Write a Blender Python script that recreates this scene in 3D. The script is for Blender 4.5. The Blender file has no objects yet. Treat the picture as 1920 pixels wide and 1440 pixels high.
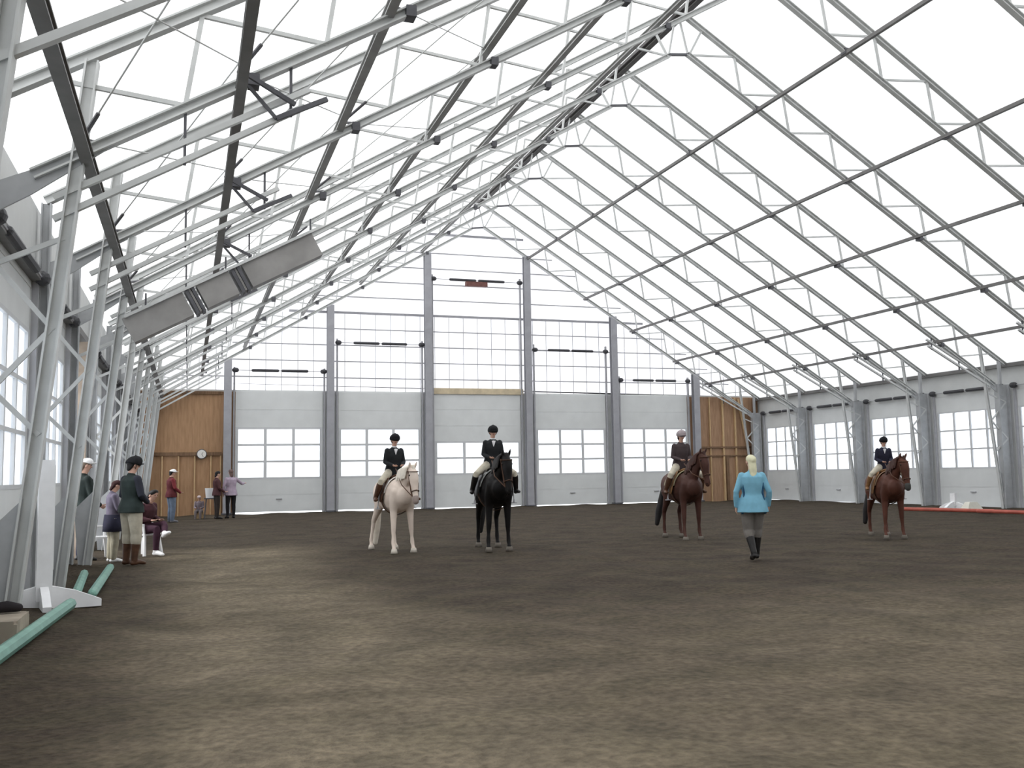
import bpy, bmesh, math, random
from mathutils import Vector, Matrix
random.seed(7)
C = bpy.context.scene.collection
R = math.radians

# ------------------------------------------------------------------ camera
F_PX, CX, CY, CAM_H = 1800.0, 960.0, 720.0, 1.45
def _camera():
    vp = Vector((352-CX, 897-CY, F_PX)).normalized()              # image of world +Y
    p2 = Vector((352+4000-CX, 897-64-CY, F_PX))
    n = vp.cross(p2).normalized()
    if n.y > 0: n = -n
    xc = vp.cross(n)
    # columns xc, vp, n are the world axes seen from the camera (x right, y down, z forward)
    right = Vector((xc.x, vp.x, n.x)); down = Vector((xc.y, vp.y, n.y)); fwd = Vector((xc.z, vp.z, n.z))
    cam = bpy.data.cameras.new('camera'); o = bpy.data.objects.new('camera', cam); C.objects.link(o)
    m = Matrix.Identity(4)
    for i in range(3):
        m[i][0] = right[i]; m[i][1] = -down[i]; m[i][2] = -fwd[i]
    m[0][3], m[1][3], m[2][3] = 0, 0, CAM_H
    o.matrix_world = m
    cam.sensor_width = 36; cam.lens = 36*F_PX/1920.0; cam.clip_start = .05; cam.clip_end = 400
    bpy.context.scene.camera = o
_camera()

# ------------------------------------------------------------------ daylight (overcast sky all around) and exposure
w = bpy.data.worlds.new('world'); bpy.context.scene.world = w; w.use_nodes = True
bg = w.node_tree.nodes['Background']
bg.inputs[0].default_value = (0.95, 0.97, 1.0, 1); bg.inputs[1].default_value = 1.0
vs = bpy.context.scene.view_settings
vs.view_transform = 'Standard'; vs.look = 'None'; vs.gamma = 1; vs.use_curve_mapping = False
vs.exposure = 1.02
sn = bpy.data.lights.new('sun_through_cloud', 'SUN'); sn.energy = 1.5; sn.angle = R(22)
so = bpy.data.objects.new('sun_through_cloud', sn); C.objects.link(so); so.rotation_euler = (R(0), R(-50), 0)

# ------------------------------------------------------------------ materials
def mat(name, col, rough=.7, metal=0.0, noise=.0, scale=6.0, col2=None, bump=0.0, sx=(1,1,1), spec=.3):
    m = bpy.data.materials.new(name); m.use_nodes = True
    nt = m.node_tree; b = nt.nodes['Principled BSDF']
    b.inputs['Roughness'].default_value = rough; b.inputs['Metallic'].default_value = metal
    b.inputs['Specular IOR Level'].default_value = spec
    col = tuple(col)+(1,)
    tc = nt.nodes.new('ShaderNodeTexCoord'); mp = nt.nodes.new('ShaderNodeMapping'); mp.inputs['Scale'].default_value = sx
    nz = nt.nodes.new('ShaderNodeTexNoise'); nz.inputs['Scale'].default_value = scale; nz.inputs['Detail'].default_value = 5
    nt.links.new(tc.outputs['Object'], mp.inputs[0]); nt.links.new(mp.outputs[0], nz.inputs['Vector'])
    rp = nt.nodes.new('ShaderNodeValToRGB'); rp.color_ramp.elements[0].position = .35; rp.color_ramp.elements[1].position = .65
    c2 = (tuple(col2)+(1,)) if col2 else tuple(max(0, c*(1-noise)) for c in col[:3])+(1,)
    c1 = col if col2 else tuple(min(1, c*(1+noise)) for c in col[:3])+(1,)
    rp.color_ramp.elements[0].color = c2; rp.color_ramp.elements[1].color = c1
    nt.links.new(nz.outputs['Fac'], rp.inputs[0]); nt.links.new(rp.outputs[0], b.inputs['Base Color'])
    if bump:
        bp = nt.nodes.new('ShaderNodeBump'); bp.inputs['Strength'].default_value = bump; bp.inputs['Distance'].default_value = .02
        nt.links.new(nz.outputs['Fac'], bp.inputs['Height']); nt.links.new(bp.outputs[0], b.inputs['Normal'])
    return m

def fabric_mat(name, col, trans, tw):
    m = bpy.data.materials.new(name); m.use_nodes = True; nt = m.node_tree
    out = nt.nodes['Material Output']; nt.nodes.remove(nt.nodes['Principled BSDF'])
    d = nt.nodes.new('ShaderNodeBsdfDiffuse'); d.inputs[0].default_value = tuple(col)+(1,)
    t = nt.nodes.new('ShaderNodeBsdfTranslucent'); t.inputs[0].default_value = tuple(trans)+(1,)
    mx = nt.nodes.new('ShaderNodeMixShader'); mx.inputs[0].default_value = tw
    nt.links.new(d.outputs[0], mx.inputs[1]); nt.links.new(t.outputs[0], mx.inputs[2]); nt.links.new(mx.outputs[0], out.inputs[0])
    return m

def glass_mat(name, tint):
    m = bpy.data.materials.new(name); m.use_nodes = True; nt = m.node_tree
    out = nt.nodes['Material Output']; nt.nodes.remove(nt.nodes['Principled BSDF'])
    t = nt.nodes.new('ShaderNodeBsdfTransparent'); t.inputs[0].default_value = tuple(tint)+(1,)
    g = nt.nodes.new('ShaderNodeBsdfGlossy'); g.inputs['Roughness'].default_value = .1
    mx = nt.nodes.new('ShaderNodeMixShader'); mx.inputs[0].default_value = .06
    nt.links.new(t.outputs[0], mx.inputs[1]); nt.links.new(g.outputs[0], mx.inputs[2]); nt.links.new(mx.outputs[0], out.inputs[0])
    return m

def ply_mat(name, a, b_, seam):
    """plywood sheets: streaky grain, sheet to sheet tone, seams every 1.22 m"""
    m = bpy.data.materials.new(name); m.use_nodes = True; nt = m.node_tree; b = nt.nodes['Principled BSDF']
    b.inputs['Roughness'].default_value = .75
    tc = nt.nodes.new('ShaderNodeTexCoord'); mp = nt.nodes.new('ShaderNodeMapping'); mp.inputs['Scale'].default_value = (5, 5, .7)
    nz = nt.nodes.new('ShaderNodeTexNoise'); nz.inputs['Scale'].default_value = 2.2; nz.inputs['Detail'].default_value = 6
    rp = nt.nodes.new('ShaderNodeValToRGB'); rp.color_ramp.elements[0].position = .3; rp.color_ramp.elements[1].position = .7
    rp.color_ramp.elements[0].color = tuple(b_)+(1,); rp.color_ramp.elements[1].color = tuple(a)+(1,)
    nt.links.new(tc.outputs['Object'], mp.inputs[0]); nt.links.new(mp.outputs[0], nz.inputs['Vector']); nt.links.new(nz.outputs['Fac'], rp.inputs[0])
    nt.links.new(rp.outputs[0], b.inputs['Base Color'])
    return m

def dirt_mat():
    m = bpy.data.materials.new('arena_footing'); m.use_nodes = True; nt = m.node_tree; b = nt.nodes['Principled BSDF']
    b.inputs['Roughness'].default_value = .95; b.inputs['Specular IOR Level'].default_value = .1
    tc = nt.nodes.new('ShaderNodeTexCoord')
    def noise(scale, det, sc=(1,1,1), loc=(0,0,0)):
        mp = nt.nodes.new('ShaderNodeMapping'); mp.inputs['Scale'].default_value = sc; mp.inputs['Location'].default_value = loc
        n = nt.nodes.new('ShaderNodeTexNoise'); n.inputs['Scale'].default_value = scale; n.inputs['Detail'].default_value = det
        nt.links.new(tc.outputs['Object'], mp.inputs[0]); nt.links.new(mp.outputs[0], n.inputs['Vector']); return n
    def mixc(fac, a, c, mode='MIX'):
        x = nt.nodes.new('ShaderNodeMix'); x.data_type = 'RGBA'; x.blend_type = mode
        for i, v in ((0, fac), (6, a), (7, c)):
            if hasattr(v, 'is_output'): nt.links.new(v, x.inputs[i])
            else: x.inputs[i].default_value = v
        return x.outputs[2]
    def ramp(src, p0, p1):
        r = nt.nodes.new('ShaderNodeMapRange'); r.inputs[1].default_value = p0; r.inputs[2].default_value = p1
        nt.links.new(src, r.inputs[0]); return r.outputs[0]
    # footing paler at the near end, darker further off and towards the left wall
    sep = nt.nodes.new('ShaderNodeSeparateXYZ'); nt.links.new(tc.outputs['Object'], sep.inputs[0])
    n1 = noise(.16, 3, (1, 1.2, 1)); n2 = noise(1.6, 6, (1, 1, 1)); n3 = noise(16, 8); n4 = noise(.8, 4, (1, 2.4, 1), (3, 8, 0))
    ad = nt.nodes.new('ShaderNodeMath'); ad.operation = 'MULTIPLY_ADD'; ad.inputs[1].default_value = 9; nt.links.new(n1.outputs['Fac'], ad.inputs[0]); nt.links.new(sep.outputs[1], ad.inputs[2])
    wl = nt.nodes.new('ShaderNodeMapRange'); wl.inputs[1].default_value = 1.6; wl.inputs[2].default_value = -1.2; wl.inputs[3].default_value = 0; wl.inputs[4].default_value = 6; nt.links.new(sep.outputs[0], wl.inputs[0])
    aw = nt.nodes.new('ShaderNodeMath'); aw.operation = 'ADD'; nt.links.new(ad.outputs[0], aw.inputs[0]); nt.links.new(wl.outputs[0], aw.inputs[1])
    dark_mix = ramp(aw.outputs[0], 8.0, 15.5)
    # paler band along the left rail, fading out down the hall
    def mth(op, a, b_):
        x = nt.nodes.new('ShaderNodeMath'); x.operation = op
        for i, v in ((0, a), (1, b_)):
            if hasattr(v, 'is_output'): nt.links.new(v, x.inputs[i])
            else: x.inputs[i].default_value = v
        return x.outputs[0]
    def mr(v, a, b_, c, d):
        x = nt.nodes.new('ShaderNodeMapRange'); x.interpolation_type = 'SMOOTHSTEP'; nt.links.new(v, x.inputs[0])
        for i, q in enumerate((a, b_, c, d)): x.inputs[i+1].default_value = q
        return x.outputs[0]
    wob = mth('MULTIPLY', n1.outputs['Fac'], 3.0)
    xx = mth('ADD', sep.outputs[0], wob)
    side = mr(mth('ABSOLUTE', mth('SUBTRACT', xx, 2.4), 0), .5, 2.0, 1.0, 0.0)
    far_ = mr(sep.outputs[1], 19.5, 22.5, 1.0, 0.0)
    pale_band = mth('MULTIPLY', mth('MULTIPLY', side, far_), .72)
    dark_mix = mth('MULTIPLY', dark_mix, mth('SUBTRACT', 1.0, pale_band))
    base = mixc(dark_mix, (.162, .135, .098, 1), (.056, .0445, .0335, 1))
    c2 = mixc(ramp(n4.outputs['Fac'], .42, .62), base, (.074, .066, .042, 1))
    c2m = mixc(.35, base, c2)
    c3 = mixc(ramp(n2.outputs['Fac'], .3, .7), (.74, .74, .74, 1), (1.2, 1.18, 1.15, 1)); c4 = mixc(1.0, c2m, c3, 'MULTIPLY')
    c5 = mixc(ramp(n3.outputs['Fac'], .3, .7), (.68, .68, .68, 1), (1.3, 1.28, 1.25, 1)); c6 = mixc(1.0, c4, c5, 'MULTIPLY')
    nt.links.new(c6, b.inputs['Base Color'])
    bp = nt.nodes.new('ShaderNodeBump'); bp.inputs['Strength'].default_value = .9; bp.inputs['Distance'].default_value = .05
    sm = nt.nodes.new('ShaderNodeMath'); sm.operation = 'ADD'; nt.links.new(n3.outputs['Fac'], sm.inputs[0]); nt.links.new(n2.outputs['Fac'], sm.inputs[1])
    nt.links.new(sm.outputs[0], bp.inputs['Height']); nt.links.new(bp.outputs[0], b.inputs['Normal'])
    return m

M = {}
M['steel'] = mat('galvanised_steel', (.56, .57, .56), .45, .0, .07, 3, spec=.5)
M['strut'] = mat('dark_purlin_steel', (.17, .165, .16), .5, .0, .12, 3)
M['strutl'] = mat('grey_purlin_steel', (.33, .33, .32), .5, .0, .1, 3)
M['ridge'] = mat('dark_ridge_steel', (.085, .08, .078), .6, .0, .12, 3)
M['clamp'] = mat('dark_clamp', (.10, .10, .11), .5, .0, .1, 8)
M['post'] = mat('gable_post_steel', (.36, .36, .385), .5, .0, .06, 4)
M['column'] = mat('column_steel', (.42, .43, .44), .5, .0, .08, 4)
M['membrane'] = fabric_mat('roof_membrane', (.86, .86, .85), (.93, .93, .925), .60)
M['gable'] = fabric_mat('gable_panel', (.86, .85, .86), (.93, .91, .925), .62)
M['panel'] = mat('door_panel_white', (.70, .715, .71), .55, 0, .03, 2)
M['wallp'] = mat('wall_liner', (.64, .65, .64), .6, 0, .04, 2)
M['frame'] = mat('door_window_rail', (.62, .63, .64), .5, 0, .03, 3)
M['track'] = mat('door_track', (.42, .42, .44), .4, 0, .05, 5)
M['spring'] = mat('torsion_spring', (.06, .06, .065), .5, 0, .1, 30)
M['glass'] = glass_mat('door_glass', (.95, .97, .99))
M['ply'] = ply_mat('plywood', (.46, .275, .15), (.34, .195, .10), .1)
M['ply2'] = ply_mat('weathered_plywood', (.44, .27, .16), (.30, .175, .10), .1)
M['lumber'] = mat('pine_lumber', (.58, .40, .22), .7, 0, .15, 4, sx=(6, 6, .8))
M['lumberd'] = mat('dark_lumber', (.20, .12, .07), .8, 0, .2, 4, sx=(6, 6, .8))
M['rail'] = mat('tan_header', (.62, .52, .36), .7, 0, .1, 4)
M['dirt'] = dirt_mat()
M['snow'] = mat('snowy_ground', (.85, .87, .9), .9, 0, .03, .5)
M['white'] = mat('white_paint', (.90, .90, .91), .5, 0, .04, 5)
M['wplastic'] = mat('white_plastic', (.86, .86, .86), .4, 0, .02, 5)
M['green'] = mat('green_pole_paint', (.17, .33, .27), .45, 0, .15, 5)
M['palegreen'] = mat('pale_green_board', (.52, .66, .60), .5, 0, .06, 3)
M['red'] = mat('red_pole_paint', (.42, .10, .07), .5, 0, .12, 5)
M['black'] = mat('black_cloth', (.016, .016, .018), .8, 0, .2, 10)
M['hatblack'] = mat('velvet_black', (.010, .010, .012), .85, 0, .2, 10)
M['duct'] = mat('grey_sheet_metal', (.30, .29, .28), .5, 0, .12, 2.5)
M['leather'] = mat('brown_leather', (.085, .040, .022), .5, 0, .2, 10)
M['tan_leather'] = mat('tan_leather', (.22, .115, .05), .5, 0, .2, 10)
M['blackleather'] = mat('black_leather', (.014, .012, .012), .4, 0, .2, 10)
M['skin'] = mat('skin', (.62, .38, .29), .6, 0, .05, 8)
M['eye'] = mat('dark_eye', (.02, .015, .012), .2)
M['lip'] = mat('lip', (.45, .19, .17), .6)
M['clockface'] = mat('clock_face', (.8, .78, .74), .5)
def cloth(name, c, n=.12): 
    if name not in M: M[name] = mat(name, c, .85, 0, n, 9)
    return M[name]

# ------------------------------------------------------------------ mesh helpers
def obj(name, bm, m, parent=None, smooth=False):
    bmesh.ops.recalc_face_normals(bm, faces=bm.faces[:])
    me = bpy.data.meshes.new(name); bm.to_mesh(me); bm.free(); me.materials.append(m)
    if smooth:
        for p in me.polygons: p.use_smooth = True
    o = bpy.data.objects.new(name, me); C.objects.link(o)
    if parent is not None: o.parent = parent
    return o
def empty(name, loc=(0,0,0), rz=0):
    o = bpy.data.objects.new(name, None); C.objects.link(o); o.location = loc; o.rotation_euler = (0, 0, rz); o.empty_display_size = .2
    return o
def tag(o, label, cat, group=None):
    o['label'] = label; o['category'] = cat
    if group: o['group'] = group
    return o
def struct(o, label=None):
    o['kind'] = 'structure'
    if label: o['label'] = label
    return o
def copy_tree(o, parent=None):
    c = o.copy(); C.objects.link(c); c.parent = parent
    for ch in list(o.children): copy_tree(ch, c)
    return c
def box(bm, x0, x1, y0, y1, z0, z1):
    v = [bm.verts.new(p) for p in ((x0,y0,z0),(x1,y0,z0),(x1,y1,z0),(x0,y1,z0),(x0,y0,z1),(x1,y0,z1),(x1,y1,z1),(x0,y1,z1))]
    for f in ((0,3,2,1),(4,5,6,7),(0,1,5,4),(1,2,6,5),(2,3,7,6),(3,0,4,7)): bm.faces.new([v[i] for i in f])
def bar(bm, a, b, w_, h_, up=(0,1,0)):
    """rectangular bar from a to b; w_ across 'up', h_ along the remaining direction"""
    a = Vector(a); b = Vector(b); t = (b-a).normalized(); u = Vector(up); u = (u - t*u.dot(t)).normalized(); v = t.cross(u)
    vs_ = []
    for p in (a, b):
        for s, q in ((-1,-1),(1,-1),(1,1),(-1,1)): vs_.append(bm.verts.new(p + u*s*w_/2 + v*q*h_/2))
    for i in range(4): bm.faces.new([vs_[i], vs_[(i+1)%4], vs_[4+(i+1)%4], vs_[4+i]])
    bm.faces.new(vs_[:4][::-1]); bm.faces.new(vs_[4:])
def channel(bm, a, b, w_, h_, t_=.012, up=(0,1,0)):
    """I / H profile: two flanges and a web"""
    a = Vector(a); b = Vector(b); t = (b-a).normalized(); u = Vector(up); u = (u - t*u.dot(t)).normalized(); v = t.cross(u)
    bar(bm, a+v*(h_/2-t_/2), b+v*(h_/2-t_/2), w_, t_, up); bar(bm, a-v*(h_/2-t_/2), b-v*(h_/2-t_/2), w_, t_, up); bar(bm, a, b, t_, h_-2*t_, up)
def loft(bm, rings, side=(0,1,0), seg=12, cap=True):
    """rings: (centre, radius along side, radius along the other axis); rounded ends"""
    n = len(rings); P = [Vector(r[0]) for r in rings]; out = []
    rr = []
    for i in range(n):
        t = (P[min(i+1, n-1)] - P[max(i-1, 0)]); t = t.normalized() if t.length > 1e-6 else Vector((0,0,1))
        rr.append((P[i], rings[i][1], rings[i][2], t))
    if cap:
        def caps(e, sgn):
            p, a, b, t = e; k = min(a, b); o = []
            for f, s in ((.5, .87), (.86, .5), (.98, .18)): o.append((p + t*sgn*k*f, a*s, b*s, t))
            return o
        rr = caps(rr[0], -1)[::-1] + rr + caps(rr[-1], 1)
    s0 = Vector(side)
    for p, a, b, t in rr:
        u = s0 - t*s0.dot(t)
        if u.length < 1e-3: u = Vector((1,0,0)) - t*t.x
        u.normalize(); v = t.cross(u)
        out.append([bm.verts.new(p + u*a*math.cos(2*math.pi*k/seg) + v*b*math.sin(2*math.pi*k/seg)) for k in range(seg)])
    for i in range(len(out)-1):
        for k in range(seg): bm.faces.new([out[i][k], out[i][(k+1)%seg], out[i+1][(k+1)%seg], out[i+1][k]])
    bm.faces.new(out[0][::-1]); bm.faces.new(out[-1])
def tube(bm, pts, r, seg=8, side=(0,1,0)):
    rs = r if isinstance(r, (list, tuple)) else [r]*len(pts)
    loft(bm, [(p, q, q) for p, q in zip(pts, rs)], side, seg)
def ball(bm, c, rx, ry, rz, seg=12, rot=None):
    m = Matrix.Translation(Vector(c)) @ (rot.to_4x4() if rot else Matrix.Identity(4)) @ Matrix.Diagonal((rx, ry, rz, 1))
    bmesh.ops.create_uvsphere(bm, u_segments=seg, v_segments=max(6, seg//2+2), radius=1, matrix=m)
def fused(name, bm, m, parent, vox=.012, it=4, fac=.5):
    """turn overlapping limbs into one continuous smoothed skin"""
    me = bpy.data.meshes.new(name); bm.to_mesh(me); bm.free()
    t = bpy.data.objects.new('tmp', me); C.objects.link(t)
    r = t.modifiers.new('r', 'REMESH'); r.mode = 'VOXEL'; r.voxel_size = vox
    s = t.modifiers.new('s', 'SMOOTH'); s.factor = fac; s.iterations = it
    dg = bpy.context.evaluated_depsgraph_get(); dg.update()
    me2 = bpy.data.meshes.new_from_object(t.evaluated_get(dg)); me2.name = name
    bpy.data.objects.remove(t); bpy.data.meshes.remove(me)
    me2.materials.clear(); me2.materials.append(m)
    for p in me2.polygons: p.use_smooth = True
    o = bpy.data.objects.new(name, me2); C.objects.link(o)
    if parent is not None: o.parent = parent
    return o

# ------------------------------------------------------------------ building numbers
XC = 12.22; SL = .62; Z_BOT = 12.72; Z_TOP = 13.74; Z_MEM = 13.90; HALF = 14.42
Y_END = 41.0; Y_BACK = -8.9
FR = [40.65, 36.95, 33.1, 29.35, 25.6, 21.9, 18.15, 14.35, 10.5, 6.7, 2.9, -.9, -4.7, -8.5]
zb = lambda o: Z_BOT - SL*o
zt = lambda o: Z_TOP - SL*o
zm = lambda o: Z_MEM - SL*o
HALF_L = 14.24                                   # the left slope is a touch flatter and its wall a touch nearer
zbl = lambda o: 12.60 - .587*o
ztl = lambda o: 13.60 - .587*o
zml = lambda o: 13.76 - .587*o

# ground
bm = bmesh.new(); box(bm, XC-90, XC+90, -60, 120, -.40, -.30); struct(obj('ground', bm, M['snow']))
bm = bmesh.new()
bmesh.ops.create_grid(bm, x_segments=110, y_segments=160, size=1, matrix=Matrix.Translation((XC-.065, (Y_END+Y_BACK)/2, 0)) @ Matrix.Diagonal(((HALF+HALF_L)/2-.02, (Y_END-Y_BACK)/2-.02, 1, 1)))
for v in bm.verts:
    x, y = v.co.x, v.co.y
    v.co.z = -.035 + .018*math.sin(x*1.9+math.sin(y*1.3))*math.sin(y*1.1+x*.4) + .012*math.sin(x*4.1+y*2.3)
    e = HALF - abs(x-XC)
    if e < 1.2: v.co.z += .05*(1.2-e)
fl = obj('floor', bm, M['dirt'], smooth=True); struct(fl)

# roof membrane
bm = bmesh.new()
ys = [Y_BACK-.1, Y_END+.15]
prof = [(XC-HALF_L-.15, zml(HALF_L+.15)), (XC, Z_MEM), (XC+HALF+.15, zm(HALF+.15))]
vv = [[bm.verts.new((x, y, z)) for x, z in prof] for y in ys]
for i in range(2): bm.faces.new([vv[0][i], vv[0][i+1], vv[1][i+1], vv[1][i]])
struct(obj('ceiling', bm, M['membrane']), 'white translucent fabric roof membrane')

# ------------------------------------------------------------------ roof frames
OFFS = [2.35, 5.2, 7.6, 9.85, 11.6, 13.1]
def frame_proto():
    t = empty('roof_truss')
    for s in (-1, 1):
        X = lambda o: XC + s*o
        zb, zt = (zbl, ztl) if s < 0 else (globals()['zb'], globals()['zt'])
        HW = HALF_L if s < 0 else HALF
        b = bmesh.new(); channel(b, (X(0.0), 0, Z_TOP), (X(HW-.1), 0, zt(HW-.1)), .13, .12, .02); obj('top_chord', b, M['steel'], t)
        b = bmesh.new(); channel(b, (X(.27), 0, zb(.30)), (X(13.75), 0, zb(13.75)), .13, .11, .02); obj('bottom_chord', b, M['steel'], t)
        # apex struts and zigzag web
        b = bmesh.new(); bar(b, (X(.30), 0, zb(.42)), (X(.75), 0, zt(.75)), .05, .05); obj('web_bar', b, M['steel'], t)
        b = bmesh.new(); bar(b, (X(.30), 0, zb(.42)), (X(0.02), 0, Z_TOP-.05), .045, .045); obj('web_bar', b, M['steel'], t)
        o = .38
        while o < 13.3:
            if o > 1:
                b = bmesh.new(); bar(b, (X(o), 0, zb(o)+.04), (X(o-.16), 0, zt(o-.16)-.04), .05, .05); obj('web_bar', b, M['steel'], t)
            o2 = min(o+1.32, 14.0)
            b = bmesh.new(); bar(b, (X(o), 0, zb(o)+.03), (X(o2), 0, zt(o2)-.05), .045, .045); obj('web_bar', b, M['steel'], t)
            o += 1.49
        # eave column: outer post, leaning inner leg, lower web plate, lacing
        b = bmesh.new()
        if s > 0:
            channel(b, (X(14.06), 0, -.05), (X(14.06), 0, 4.2), .22, .44, .02); bar(b, (X(14.0), 0, 4.2), (X(14.0), 0, zt(14.0)-.05), .08, .10)
        else:
            channel(b, (X(14.12), 0, -.05), (X(14.12), 0, zt(14.12)-.05), .13, .13, .02)
        obj('outer_post', b, M['column'], t)
        lw = .15 if s < 0 else .09
        b = bmesh.new(); channel(b, (X(13.84), 0, -.05), (X(13.22), 0, zt(13.22)-.06), lw, lw*.9, .02); obj('inner_leg', b, M['steel'], t)
        b = bmesh.new()
        vs_ = []
        for y in (-.02, .02):
            vs_.append([b.verts.new((X(o), y, z)) for o, z in ((13.86, .0), (13.98, .0), (14.06, .95), (13.74, 1.28))])
        b.faces.new(vs_[0]); b.faces.new(vs_[1][::-1])
        for i in range(4): b.faces.new([vs_[0][i], vs_[1][i], vs_[1][(i+1)%4], vs_[0][(i+1)%4]])
        obj('web_plate', b, M['column'], t)
        lo = 14.06 if s < 0 else 14.2
        for (o1, z1, o2_, z2) in ((13.62, 1.9, lo, 2.35), (13.55, 2.95, lo, 2.35), (13.52, 2.95, lo, 3.6), (13.44, 3.9, lo, 3.6)):
            b = bmesh.new(); bar(b, (X(o1), 0, z1), (X(o2_), 0, z2), .04, .05); obj('lacing_bar', b, M['steel'], t)
        b = bmesh.new(); vs_ = []
        for y in (-.015, .015):
            vs_.append([b.verts.new((X(o), y, z)) for o, z in ((12.9, zb(12.9)-.05), (14.1, zb(14.1)+.1), (14.1, zb(14.1)-.22), (13.75, zb(13.75)-.20))])
        b.faces.new(vs_[0]); b.faces.new(vs_[1][::-1])
        for i in range(4): b.faces.new([vs_[0][i], vs_[1][i], vs_[1][(i+1)%4], vs_[0][(i+1)%4]])
        obj('haunch_plate', b, M['column'], t)
        # the doubled tubes under the knee
        for da, dz, oe in (((.34, .41, 11.0), (.56, .58, 11.05)) if s < 0 else ((-.01, .24, 11.0), (.17, .42, 11.05))):
            b = bmesh.new(); bar(b, (X(13.55), .0, zb(13.55)-da), (X(oe), .0, zb(oe)-dz), .07, .06); obj('knee_tube', b, M['steel'], t)
        for oo in (11.2, 12.3):
            b = bmesh.new(); bar(b, (X(oo), .0, zb(oo)-(.62 if s < 0 else .46)), (X(oo), .0, zb(oo)-.04), .04, .03); obj('tube_hanger', b, M['clamp'], t)
        for oo in OFFS[:5]:
            b = bmesh.new(); box(b, X(oo)-.06, X(oo)+.06, -.09, .09, zb(oo)-.10, zb(oo)+.03); obj('purlin_clamp', b, M['clamp'], t)
    b = bmesh.new(); bar(b, (XC-.30, 0, zbl(.27)), (XC+.30, 0, globals()['zb'](.33)), .07, .06); obj('collar_tie', b, M['clamp'], t)
    return t
words = ['first', 'second', 'third', 'fourth', 'fifth', 'sixth', 'seventh', 'eighth', 'ninth', 'tenth', 'eleventh', 'twelfth', 'thirteenth', 'fourteenth']
fp = frame_proto()
for i, y in enumerate(FR):
    t = fp if i == 0 else copy_tree(fp)
    if y < 8:
        for ch in list(t.children):
            n_ = ch.name.split('.')[0]
            if n_ in ('knee_tube', 'tube_hanger') and ch.data.vertices[0].co.x < XC and not (n_ == 'knee_tube' and y > 6 and min(v.co.z for v in ch.data.vertices) < zbl(13.55)-.5): bpy.data.objects.remove(ch)
    t.location = (0, y, 0)
    lab = 'grey steel roof truss set against the far gable wall' if i == 0 else 'grey steel roof truss, the %s in front of the gable wall truss' % words[i-1]
    tag(t, lab, 'roof truss', 'steel roof trusses spanning the hall')

# lengthwise purlins
SIDE = {-1: 'left', 1: 'right'}
place = ['nearest the ridge', 'second below the ridge', 'third below the ridge', 'fourth below the ridge', 'fifth below ridge']
for s in (-1, 1):
    offs = [2.35, 5.15, 7.48, 9.7, 11.4] if s == 1 else [2.6, 5.3, 7.75, 10.1, 11.738]
    for i, o in enumerate(offs):
        dz = .07 if s == 1 else -.02
        b = bmesh.new(); zz = zb(o) - .07 if s == 1 else zbl(o) + (.15, .2, .2, .08, -.1)[i]
        if s == 1: bar(b, (XC+s*o, Y_BACK+.3, zz), (XC+s*o, Y_END-.25, zz), .085, .085, (1,0,0))
        else: channel(b, (XC+s*o, Y_BACK+.3, zz), (XC+s*o, Y_END-.25, zz), .11, .11, .02, (1,0,0))
        tag(obj('purlin', b, M['strut'] if (s == 1 or i > 3) else M['strutl']), 'dark steel purlin running the length of the %s roof slope, %s' % (SIDE[s], place[i]), 'purlin', 'lengthwise roof purlins')
    o = 13.24
    if s == -1:
        b = bmesh.new(); channel(b, (XC+s*o, Y_BACK+.3, zbl(o)-.1), (XC+s*o, Y_END-.25, zbl(o)-.1), .12, .12, .02, (1,0,0))
        tag(obj('purlin', b, M['strut']), 'dark steel purlin of the left roof slope, lowest one, over the leaning legs', 'purlin', 'lengthwise roof purlins')
    b = bmesh.new(); xe, ze = (XC+HALF-.12, 4.86) if s > 0 else (XC-HALF_L+.06, 4.17); bar(b, (xe, Y_BACK+.3, ze), (xe, Y_END-.1, ze), .14, .12, (1,0,0))
    tag(obj('eave_beam', b, M['strut']), 'dark eave beam along the top of the %s side wall' % SIDE[s], 'beam')
b = bmesh.new(); bar(b, (XC, Y_BACK+.2, 13.50), (XC, Y_END-.2, 13.50), .10, .30, (0,0,1)); bar(b, (XC, Y_BACK+.2, 13.40), (XC, Y_END-.2, 13.40), .03, .16, (0,0,1))
tag(obj('ridge_beam', b, M['ridge']), 'dark ridge beam running the length of the hall at the peak', 'beam')

# thin cross rods in the near left roof bays
k = 0
for (y0, y1) in ((6.7, 10.5), (10.5, 14.35), (14.35, 18.15), (18.15, 21.9)):
    for (o0, o1) in ((7.72, 10.05), (10.05, 11.76), (11.76, 13.3)):
        for sgn in (0, 1):
            a = (XC-o0, y0 if sgn else y1, zbl(o0)+.25); c = (XC-o1, y1 if sgn else y0, zbl(o1)+.15)
            b = bmesh.new(); tube(b, [a, c], .009, 6)
            c2 = Vector(c).lerp(Vector(a), .12); ob = obj('brace_rod', b, M['steel'])
            b = bmesh.new(); tube(b, [c, tuple(c2)], .022, 6); obj('turnbuckle', b, M['clamp'], ob)
            tag(ob, 'thin steel cross brace rod in the near left roof slope', 'brace rod', 'cross brace rods of the near left roof slope')

# small dark knee braces hanging off the fourth left purlin
for i, y in enumerate((10.5, 14.35, 18.15, 21.9)):
    b = bmesh.new(); x0 = XC-11.71; z0 = zbl(11.71)+.02
    bar(b, (x0, y-.25, z0), (x0+.55, y-.06, z0-.22), .045, .045); bar(b, (x0, y-.05, z0), (x0+.35, y-.06, z0-.40), .035, .035)
    bar(b, (x0+.35, y-.06, z0-.40), (x0+.9, y-.06, z0-.12), .05, .05)
    tag(obj('knee_brace', b, M['clamp']), 'small dark knee brace under the left purlin at the %s leaning leg from the front' % words[i+1], 'brace', 'knee braces under the left purlins')

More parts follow.
